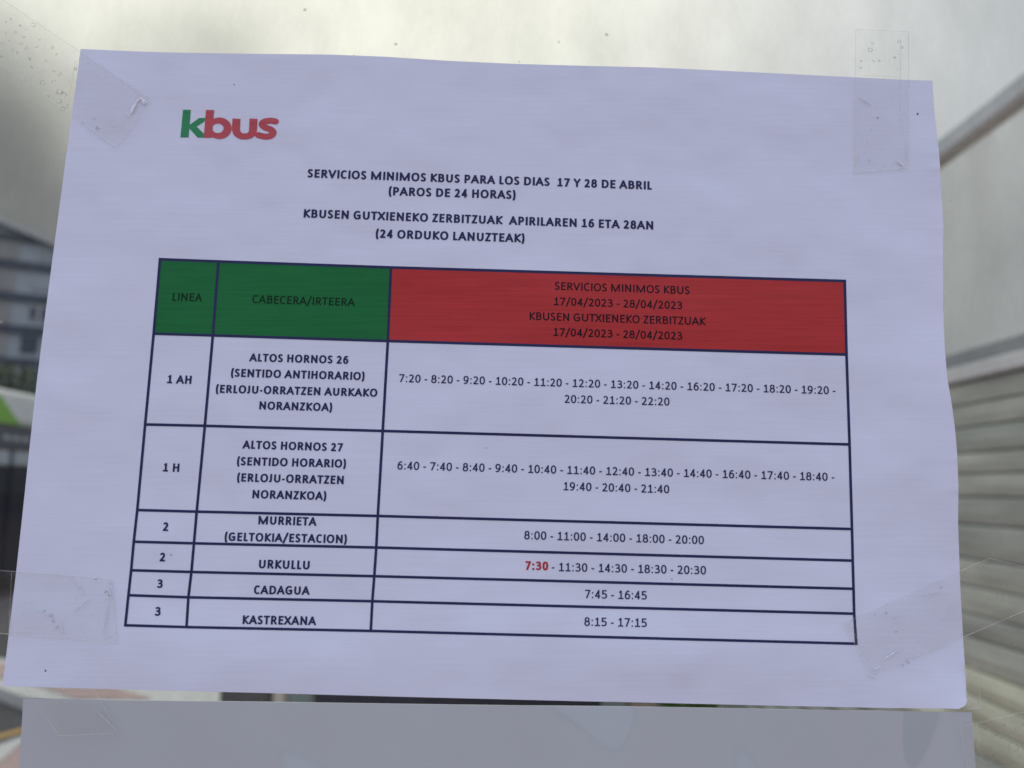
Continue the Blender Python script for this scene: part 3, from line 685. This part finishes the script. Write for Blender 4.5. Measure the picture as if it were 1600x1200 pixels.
tape([(-70,886),(176,905),(184,1005),(-70,984)], 'strip of clear tape across the lower left edge of the notice', [([(92,968),(98,990)], 2.5), ([(108,899),(134,927)], 1.8), ([(140,934),(112,956)], 1.2), ([(170,918),(174,936)], 2), ([(166,950),(160,992)], 1.6), ([(60,952),(86,966)], 1.2)], [[(18,895),(14,990)], [(108,900),(130,925)], [(172,920),(164,1000)]],
     [(80,962,2.6),(84,970,2),(88,980,2.2),(166,925,2.4),(171,930,2),(70,955,1.7),(150,905,1.6),(8,925,2)])
tape([(1318,974),(1546,872),(1700,912),(1362,1057)], 'slanted strip of clear tape across the lower right edge of the notice', [([(1377,1033),(1408,1013)], 3), ([(1363,1048),(1376,1041)], 3), ([(1356,1054),(1368,1058)], 2), ([(1395,1022),(1406,1012)], 1.6), ([(1440,930),(1470,924)], 1.2)], [[(1325,972),(1372,1056)]],
     [(1543,881,2.6),(1538,886,2.2),(1470,918,1.6),(1384,958,1.8),(1368,960,2),(1410,1040,2.2),(1420,1034,2.4),(1400,988,1.6),(1583,1005,4)])
tape([(38,1073),(148,1079),(186,1146),(92,1150)], 'small crumpled piece of clear tape on the top left corner of the lower sheet', [([(147,1107),(184,1143)], 1.6)], [[(62,1074),(75,1085),(120,1087)], [(45,1078),(60,1090)]])
tape([(1500,1136),(1690,1092),(1700,1290),(1532,1290)], 'wide bubbly piece of clear tape on the top right corner of the lower sheet', [], [[(1527,1130),(1533,1200)], [(1530,1150),(1522,1190)]],
     [(1556,1146,4),(1564,1151,2.2),(1590,1138,3.4),(1596,1132,2.6),(1583,1168,8),(1548,1168,1.8),(1541,1173,1.6),(1552,1181,1.7),(1574,1188,9),(1537,1186,1.6),(1546,1195,2),(1561,1165,1.5),(1593,1182,3),(1539,1142,2.2),(1570,1133,1.6)])
tape([(1506,1040),(1528,1042),(1532,1106),(1512,1108)], 'tiny scrap of clear tape stuck beside the lower right corner of the notice', [], [])

# ------------------------------------------------------------------ right side wall: beam, dusty pane and slats
WX = 1.2
wall = empty('side_wall', (WX, 2.0, 0), 'shelter side wall of worn grey horizontal slats under a pale stained panel and a beam', 'wall')
def zw(y16): return atX(1600, y16, WX)[2]
Y0, Y1 = GLASS + .12, 5.4
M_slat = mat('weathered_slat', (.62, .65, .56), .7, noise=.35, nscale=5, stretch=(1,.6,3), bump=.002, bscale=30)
M_slat2 = mat('slat_pale_yellow', (.80, .82, .64), .7, noise=.3, nscale=5, stretch=(1,.6,3), bump=.002, bscale=30)  # paler, yellower copy for a run of lower slats
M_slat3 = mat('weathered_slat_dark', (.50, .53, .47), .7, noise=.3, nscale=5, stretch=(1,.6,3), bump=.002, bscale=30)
M_rail = mat('pale_grey_rail', (.80, .82, .81), .5, noise=.1)
M_beam = mat('grey_beam', (.68, .73, .74), .5, noise=.1)
M_drail = mat('dark_grey_rail', (.36, .38, .38), .5, noise=.1)
M_panel = mat('stained_pale_panel', (.66, .66, .60), .7, nscale=3.2, stretch=(1, 1, .6), col2=(.50, .50, .44))
t = M_panel.node_tree; pb = t.nodes['Principled BSDF']; tl = N(t, 'ShaderNodeBsdfTranslucent'); tl.inputs[0].default_value = (.85, .86, .80, 1)
tp = N(t, 'ShaderNodeBsdfTransparent'); tp.inputs[0].default_value = (.93, .93, .9, 1)
ms = N(t, 'ShaderNodeMixShader'); ms.inputs[0].default_value = .5; t.links.new(pb.outputs[0], ms.inputs[1]); t.links.new(tl.outputs[0], ms.inputs[2])
ms2 = N(t, 'ShaderNodeMixShader'); t.links.new(ms.outputs[0], ms2.inputs[1]); t.links.new(tp.outputs[0], ms2.inputs[2])
nn = N(t, 'ShaderNodeTexNoise'); nn.inputs['Scale'].default_value = 5; nn.inputs['Detail'].default_value = 4; t.links.new(t.nodes['Mapping'].outputs[0], nn.inputs['Vector'])
rr = N(t, 'ShaderNodeMapRange'); rr.inputs[1].default_value = .3; rr.inputs[2].default_value = .6; rr.inputs[3].default_value = .62; rr.inputs[4].default_value = .95; t.links.new(nn.outputs[0], rr.inputs[0]); t.links.new(rr.outputs[0], ms2.inputs[0])
t.links.new(ms2.outputs[0], t.nodes['Material Output'].inputs[0])
bp_ = zw(118), zw(152)
MB().box((WX - .015, Y0 - .1, bp_[1]), (WX + .04, Y1, bp_[0])).build('beam', M_beam, wall, bevel=.006)
MB().box((WX, Y0, zw(520)), (WX + .03, Y1, bp_[1] - .001)).build('panel', M_panel, wall)
MB().box((WX - .01, Y0, zw(546)), (WX + .035, Y1, zw(521))).build('rail', M_drail, wall, bevel=.004)
MB().box((WX - .02, Y0, zw(574)), (WX + .035, Y1, zw(548))).build('rail', M_rail, wall, bevel=.004)
ys = [576,615,655,700,737,777,825,885,932,980,1020,1075,1120,1166,1215,1262,1310,1358,1406,1454,1502,1550,1598,1646,1694,1742,1790]
zs = [zw(y) for y in ys]
for i, (za_, zb_) in enumerate(zip(zs, zs[1:])):
    if zb_ < .06: break
    th = za_ - zb_
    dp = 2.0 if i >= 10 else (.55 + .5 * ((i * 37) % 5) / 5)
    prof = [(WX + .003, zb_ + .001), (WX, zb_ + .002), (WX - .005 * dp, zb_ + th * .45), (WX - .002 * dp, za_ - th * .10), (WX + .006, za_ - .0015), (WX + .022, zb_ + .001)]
    m_ = M_slat2 if i in (11, 12, 13) else (M_slat3 if i in (2, 5, 6, 9) or i > 13 else M_slat)  # lower run paler, darker tone on a few and on all below
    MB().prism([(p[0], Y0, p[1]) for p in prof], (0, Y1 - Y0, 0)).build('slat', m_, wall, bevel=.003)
MB().box((WX + .024, Y0, .0), (WX + .04, Y1, zs[0])).build('backing', M_drail, wall)
for y in (Y0 - .05, Y1 + .04):
    MB().box((WX - .02, y - .035, 0), (WX + .05, y + .035, bp_[0])).build('post', M_rail, wall, bevel=.004)

# ------------------------------------------------------------------ ground, road, kerbed island
def flat(name, pts, z, m, dz=0, kind='structure', label=None):
    P = [atZ(px, py) for px, py in pts]; P = [np.array([p[0], p[1], z]) for p in P]
    if dz: o = MB().prism([p - np.array([0, 0, dz]) for p in P], (0, 0, dz)).build(name, m)
    else: o = mesh(name, P, [tuple(range(len(P)))], m)
    o['kind'] = kind
    if label: o['label'] = label
    return o
M_road = mat('asphalt', (.055, .057, .058), .85, noise=.3, nscale=40, bump=.004, bscale=150)
M_pave = mat('pink_paving', (.46, .33, .29), .8, noise=.12, nscale=9, bump=.002, bscale=80)
t = M_pave.node_tree
br = N(t, 'ShaderNodeTexBrick'); br.offset = 0; br.inputs['Scale'].default_value = 2.5; br.inputs['Mortar Size'].default_value = .012
br.inputs['Color1'].default_value = (.46,.33,.29,1); br.inputs['Color2'].default_value = (.42,.30,.27,1); br.inputs['Mortar'].default_value = (.26,.22,.2,1)
t.links.new(t.nodes['Texture Coordinate'].outputs['Object'], br.inputs['Vector']); t.links.new(br.outputs[0], t.nodes['Principled BSDF'].inputs['Base Color'])
M_kerb = mat('kerb_stone', (.56, .56, .52), .8, noise=.15, nscale=12, bump=.002, bscale=60)
M_yel = mat('yellow_paint', (.62, .38, .10), .7, noise=.15, nscale=30)
gr = MB(); gr.box((-400, -400, -.2), (400, 600, -.1)); o = gr.build('ground', M_road); o['kind'] = 'structure'
road = flat('road', [(p, 0) for p in ()] or [(0,0)]*0 or [(-2600, 800), (4200, 800), (6000, 3400), (-6000, 3400)], -.09, M_road)
# near pavement (the shelter stands on it) and its kerb
near = [(-4, -6), (3.5, -6), (3.5, 6.0), (1.6, 6.0), (.2, 4.9)]
k0_, k1_ = atZ(-330, 1395), atZ(30, 1165); dvec = (k1_ - k0_) / np.linalg.norm(k1_ - k0_)
edge = [(-8.0, -1.2), tuple(atZ(-60, 1248)[:2]), tuple(atZ(0, 1192)[:2]), tuple(atZ(30, 1166)[:2]), tuple(atZ(120, 1130)[:2]), tuple(atZ(420, 1130)[:2]), tuple(atZ(1700, 1130)[:2])]
poly = edge + [(9, 4.5), (30, 4.5), (30, -45), (-30, -45), (-30, -1.2)]
o = MB().prism([(x_, y_, -.1) for x_, y_ in poly], (0, 0, .1)).build('pavement', M_pave); o['kind'] = 'structure'
def strip(pts, wd, z0, z1, name, m, kind='structure'):
    v = []; f = []
    P = [np.array(p[:2], float) for p in pts]
    for i, p in enumerate(P):
        d = P[min(i+1, len(P)-1)] - P[max(i-1, 0)]; d /= np.linalg.norm(d); q = np.array([-d[1], d[0]])
        for w_, z in ((0, z0), (0, z1), (wd, z1), (wd, z0)):
            r_ = p + q * w_; v.append((r_[0], r_[1], z))
        if i:
            k = 4*i
            f += [(k-4+a, k-4+(a+1) % 4, k+(a+1) % 4, k+a) for a in range(4)]
    n = len(v); f += [(0,1,2,3), (n-1,n-2,n-3,n-4)]
    o = mesh(name, v, f, m); o['kind'] = kind; return o
strip([(e_[0], e_[1]) for e_ in edge], .12, -.1, .012, 'kerb', M_kerb)
yl = [atZ(px, py, -.085)[:2] for px, py in ((-260,1212),(-120,1178),(0,1153),(36,1143),(110,1130),(220,1120))]
strip(yl, .07, -.088, -.084, 'yellow_line', M_yel)
isl = [(-900,1062),(-200,1068),(0,1075),(42,1090),(100,1101),(345,1112),(347,1066),(150,1040),(0,1029),(-200,1022),(-900,1016)]
flat('traffic_island', isl, .0, M_kerb, dz=.09, label='kerbed island paved in pink beyond the road lane')
isl2 = [(-900,1054),(-200,1060),(0,1060),(60,1071),(118,1093),(236,1094),(184,1077),(100,1052),(0,1038),(-200,1031),(-900,1024)]
flat('island_paving', isl2, .012, M_pave, dz=.011)

# ------------------------------------------------------------------ things at the foot of the gap between the sheets
M_navy = mat('navy_paint', (.02, .024, .045), .4, noise=.3, nscale=3)
M_gg = mat('grey_green_metal', (.20, .26, .24), .5, noise=.1)
M_cream = mat('cream_paint', (.66, .60, .50), .6, noise=.08)
M_dg = mat('dark_grey_box', (.10, .10, .095), .6, noise=.3, nscale=4)
YB = 3.7
def bx(px0, px1, Y, z0, z1, dy): 
    a = atY(px0, 1095, Y); b = atY(px1, 1095, Y); return (a[0], Y, z0), (b[0], Y + dy, z1)
bench = empty('street_bench', (atY(715,1095,YB)[0], YB, 0), 'low navy bench with grey green end frames seen through the gap between the sheets', 'bench')
MB().box(*bx(490, 940, YB, .30, .62, .42)).build('seat', M_navy, bench, bevel=.01)
for a_, b_ in ((450, 490), (940, 980)):
    MB().box(*bx(a_, b_, YB - .02, 0, .64, .46)).build('leg', M_gg, bench, bevel=.008)
bol = empty('bollard', (atY(435,1095,YB)[0], YB, 0), 'cream post standing left of the navy bench', 'bollard')
xa_, xb_ = atY(421,1095,YB)[0], atY(448,1095,YB)[0]
MB().tube(((xa_+xb_)/2, YB + .05, 0), ((xa_+xb_)/2, YB + .05, .72), (xb_-xa_)/2, 20).build('shaft', M_cream, bol, smooth=False)
MB().tube(((xa_+xb_)/2, YB + .05, .72), ((xa_+xb_)/2, YB + .05, .75), (xb_-xa_)/2 + .008, 20).build('cap', M_cream, bol)
bin_ = empty('litter_bin', (atY(380,1095,YB)[0], YB, 0), 'squat dark grey litter bin standing left of the cream post', 'bin')
MB().box(*bx(341, 419, YB, 0, .62, .25)).build('drum', M_dg, bin_, bevel=.02)
MB().box(*bx(338, 422, YB - .01, .62, .66, .27)).build('lid', M_dg, bin_, bevel=.008)
M_leaf = mat('leaf_green', (.17, .34, .05), .6, noise=.5, nscale=15)
M_terra = mat('brown_pot', (.36, .29, .22), .8, noise=.2)
crate = empty('wooden_crate', (atY(1005,1095,YB)[0], YB, 0), 'tall brown box standing between the navy bench and the green plant', 'crate')
MB().box(*bx(981, 1029, YB, 0, .66, .25)).build('box', M_terra, crate, bevel=.01)
MB().box(*bx(980, 1030, YB - .01, .66, .68, .27)).build('lid', M_terra, crate, bevel=.004)
pot = empty('potted_plant', (atY(1080,1095,YB)[0], YB, 0), 'green leafy plant in a brown trough standing right of the navy bench', 'plant')
MB().box(*bx(1031, 1130, YB, 0, .26, .25)).build('trough', M_terra, pot, bevel=.01)
v = []; f = []
cx, rx_ = atY(1080,1095,YB)[0], .165
for k in range(2600):
    a = random.uniform(0, 2*math.pi); r = random.random() ** .4; z = .26 + random.uniform(0, .42)
    p = np.array([cx + rx_*r*math.cos(a), YB + .12 + .12*r*math.sin(a), z]); d1 = np.random.RandomState(k).normal(size=3); d1 /= np.linalg.norm(d1)
    d2 = np.cross(d1, [.3,.2,1]); d2 /= np.linalg.norm(d2); n = len(v)
    v += [p - d1*.022, p + d2*.009, p + d1*.022, p - d2*.009]; f.append((n, n+1, n+2, n+3))
mesh('foliage', v, f, M_leaf, pot)

# ------------------------------------------------------------------ bus at the left
XB = atX(0, 765, -1)[0]
BX = -7.27
def zb(py): return atX(0, py, BX)[2]
yb0, yb1 = 6.2, 17.5
bus = empty('city_bus', (BX - 1.25, 12, 0), 'white bus with a green swoosh and dark windows standing on the road at the left', 'bus')
M_white = mat('white_bus_paint', (.74, .75, .70), .35, noise=.05, nscale=2)
M_lime = mat('lime_green_paint', (.20, .46, .03), .35)
M_band = mat('dark_grey_band', (.085, .088, .10), .5, noise=.1)
M_dark = mat('dark_window_glass', (.006, .010, .02), .3, spec=.15)
M_light = mat('pale_window_screen', (.42, .46, .47), .4, noise=.1)
zt, z1, z2, z3, z4 = zb(605), zb(663), zb(700), zb(726), zb(915)
MB().box((BX, yb0, z1), (BX - 2.5, yb1, zt)).build('roof_fairing', M_white, bus, bevel=.08)
MB().box((BX - .02, yb0 + .02, z2), (BX - 2.48, yb1 - .02, z1)).build('band', M_band, bus, bevel=.01)
MB().box((BX - .06, yb0 + .05, .25), (BX - 2.44, yb1 - .05, z2)).build('body', M_navy, bus, bevel=.03)
# green swoosh on the fairing: (px, py) outline
sw = [(-120,606),(-60,600),(-30,598),(-14,603),(0,616),(12,634),(22,650),(34,664),(-120,662)]
def busp(px, py, off=.004):
    p = atX(px, py, BX); z = min(max(p[2], z1 + .005), zt - .09); return np.array([BX + off, p[1], z])
P = [busp(*q) for q in sw]
mesh('swoosh', P + [p - np.array([.006, 0, 0]) for p in P], [tuple(range(len(P)))] + [(i, (i+1) % len(P), len(P) + (i+1) % len(P), len(P) + i) for i in range(len(P))], M_lime, bus)
def ypx(px): return atX(px, 720, BX)[1]
yy = ypx(-40); posts = []
step = ypx(70) - ypx(16)
y = ypx(16) - 4 * (step * 1.0)
while y < yb1 - step:
    if y > yb0 + .1:
        MB().box((BX + .01, y + .09, z3), (BX - .05, y + step - .03, z2 - .03)).build('clerestory', M_light, bus, bevel=.01)
        MB().box((BX + .004, y + .06, z4 + .12), (BX - .05, y + step - .02, z3 - .03)).build('window', M_dark, bus, bevel=.01)
    y += step
for k in range(3):
    MB().box((BX - .005, ypx(3) + k * .22, zb(686)), (BX - .03, ypx(3) + k * .22 + .15, zb(679))).build('marking', M_light, bus)
M_tyre = mat('tyre_rubber', (.02, .02, .02), .8)
for yw in (yb0 + 2.2, yb1 - 3.0):
    for xw in (BX - .12, BX - 2.1):
        wh = MB().tube((xw + .06, yw, .42), (xw - .22, yw, .42), .5, 28).build('wheel', M_tyre, bus)
        MB().tube((xw + .075, yw, .42), (xw + .05, yw, .42), .27, 20).build('rim', M_gg, wh)

# ------------------------------------------------------------------ apartment block behind the bus
D0 = atY(0, 465, 62); fd = np.array([ (3040-777)/1155.0, 1.0, 0]); fd /= np.linalg.norm(fd); fn = np.array([fd[1], -fd[0], 0]); 
def onF(px, py, off=0.0):
    v_ = ray(px, py); base_ = D0 + fn * off
    t_ = ((base_ - EYE) @ fn) / (v_ @ fn); return EYE + v_ * t_
def fpt(s, z, off=0.0): q = D0 + fd * s + fn * off; return np.array([q[0], q[1], z])
def s_at(px): return float((onF(px, 465) - D0) @ fd)
def z_at(px, py): return float(onF(px, py)[2])
S0, S1 = -9.0, s_at(150)
apt = empty('apartment_building', tuple(fpt(0, 0)), 'grey apartment block with painted balcony shade bands and a sloping pale eave behind the bus', 'building')
M_conc = mat('grey_render', (.40, .43, .44), .85, noise=.12, nscale=.5)
M_ban = mat('shade_band_and_pane', (.07, .085, .105), .8, noise=.2, nscale=1)  # dark colour for painted balcony shade, also used on small window panes
M_beige = mat('beige_blind', (.40, .38, .33), .8, noise=.1)
M_eave = mat('pale_eave', (.52, .52, .48), .8, noise=.08)
M_win = mat('dark_pane', (.06, .07, .10), .3); M_pale = mat('pale_shutter', (.36, .385, .39), .7)
def fbox(s0, s1, z0_, z1_, o0, o1, name, m, parent, bevel=0):
    a = [fpt(s0, z0_, o0), fpt(s1, z0_, o0), fpt(s1, z1_, o0), fpt(s0, z1_, o0)]
    return MB().prism(a, fn * (o1 - o0)).build(name, m, parent, bevel)
zl = z_at(0, 345); sl_ = (z_at(85, 380) - zl) / (s_at(85) - s_at(0))
def zroof(s): return zl + sl_ * s
a = [fpt(S0, 0), fpt(S1, 0), fpt(S1, zroof(S1) - .1), fpt(S0, zroof(S0) - .1)]
MB().prism(a, -fn * 11).build('wall', M_conc, apt)
a = [fpt(S0 - 1, zroof(S0-1) - .55, .9), fpt(S1 + 1, zroof(S1+1) - .55, .9), fpt(S1 + 1, zroof(S1+1), .9), fpt(S0 - 1, zroof(S0-1), .9)]
MB().prism(a, -fn * 12.5).build('roof', M_eave, apt)
for py in (415, 465, 515, 566, 616):  # dark strips put in as the balcony shade at each floor
    z = z_at(40, py - 0); fbox(S0, S1, z - .32, z + .28, .02, .35, 'floor_shade', M_ban, apt)
fbox(S0, s_at(88), z_at(20, 376), z_at(20, 376) + .45, .02, .3, 'floor_shade', M_ban, apt)  # one more painted shade strip, below the eave
rows = [(378,408),(424,456),(473,507),(522,558),(572,606)]
for r_, (ya, yb_) in enumerate(rows):
    za_, zb_2 = z_at(40, ya), z_at(40, yb_)
    # beige blinds at the left, each one a strip
    sL, sR = s_at(-60), s_at(24 - r_ * 2)
    nb = 14
    for k in range(nb):
        s0_ = sL + (sR - sL) * k / nb
        fbox(s0_, s0_ + (sR - sL) / nb * .72, zb_2, za_, .02, .12, 'blind', M_beige, apt)
    s0_, s1_ = s_at(52 - r_ * 3), s_at(84 - r_ * 2)
    zc0, zc1 = zb_2 + .35, za_ - .15
    if r_ == 3: s0_, s1_ = s_at(39), s_at(66)
    wdw = fbox(s0_, s1_, zc0, zc1, .02, .10, 'window', M_pale if r_ in (1,) else (M_win if r_ == 3 else M_eave), apt)
    if r_ in (0, 2, 4):
        for q in range(2):
            w_ = (s1_ - s0_) / 2
            fbox(s0_ + w_ * q + .12, s0_ + w_ * (q + 1) - .12, zc0 + .15, zc1 - .15, .11, .14, 'pane', M_pale if r_ == 0 else M_win, wdw)
    if r_ == 3:
        for q in range(4): w_ = (s1_ - s0_) / 4; fbox(s0_ + w_*q + .05, s0_ + w_*(q+1) - .05, zc0 + .1, zc1 - .1, .11, .14, 'pane', M_ban, wdw)

# bushes before the block
for px_, wd_ in ((4, 1.3), (40, 1.6), (-22, 1.5)):
    c = atY(px_, 588, 40); c[2] = 0
    tr = empty('leafy_tree', tuple(c), {4: 'thin olive green tree before the grey block just above the bus', 40: 'broader olive green tree before the grey block beside the notice edge', -22: 'olive green tree before the grey block at the far left'}[px_], 'tree', 'trees before the apartment block')
    MB().tube((c[0], c[1], 0), (c[0], c[1], 5.5), .12, 8).build('trunk', M_terra, tr)
    ztop = atY(px_, 572, 40)[2]; v = []; f = []
    rs = np.random.RandomState(abs(px_) + 1)
    for k in range(1500):
        q = rs.normal(size=3) * np.array([wd_*.3, wd_*.3, 1.0]); p = np.array([c[0], c[1], ztop - 2.0]) + q
        if p[2] > ztop + .2: continue
        d1 = rs.normal(size=3); d1 /= np.linalg.norm(d1); d2 = np.cross(d1, [.3,.2,1]); d2 /= np.linalg.norm(d2); n = len(v)
        v += [p - d1*.14, p + d2*.07, p + d1*.14, p - d2*.07]; f.append((n, n+1, n+2, n+3))
    mesh('crown', v, f, mat('olive_leaf', (.13, .17, .05), .7, noise=.3, nscale=1), tr)
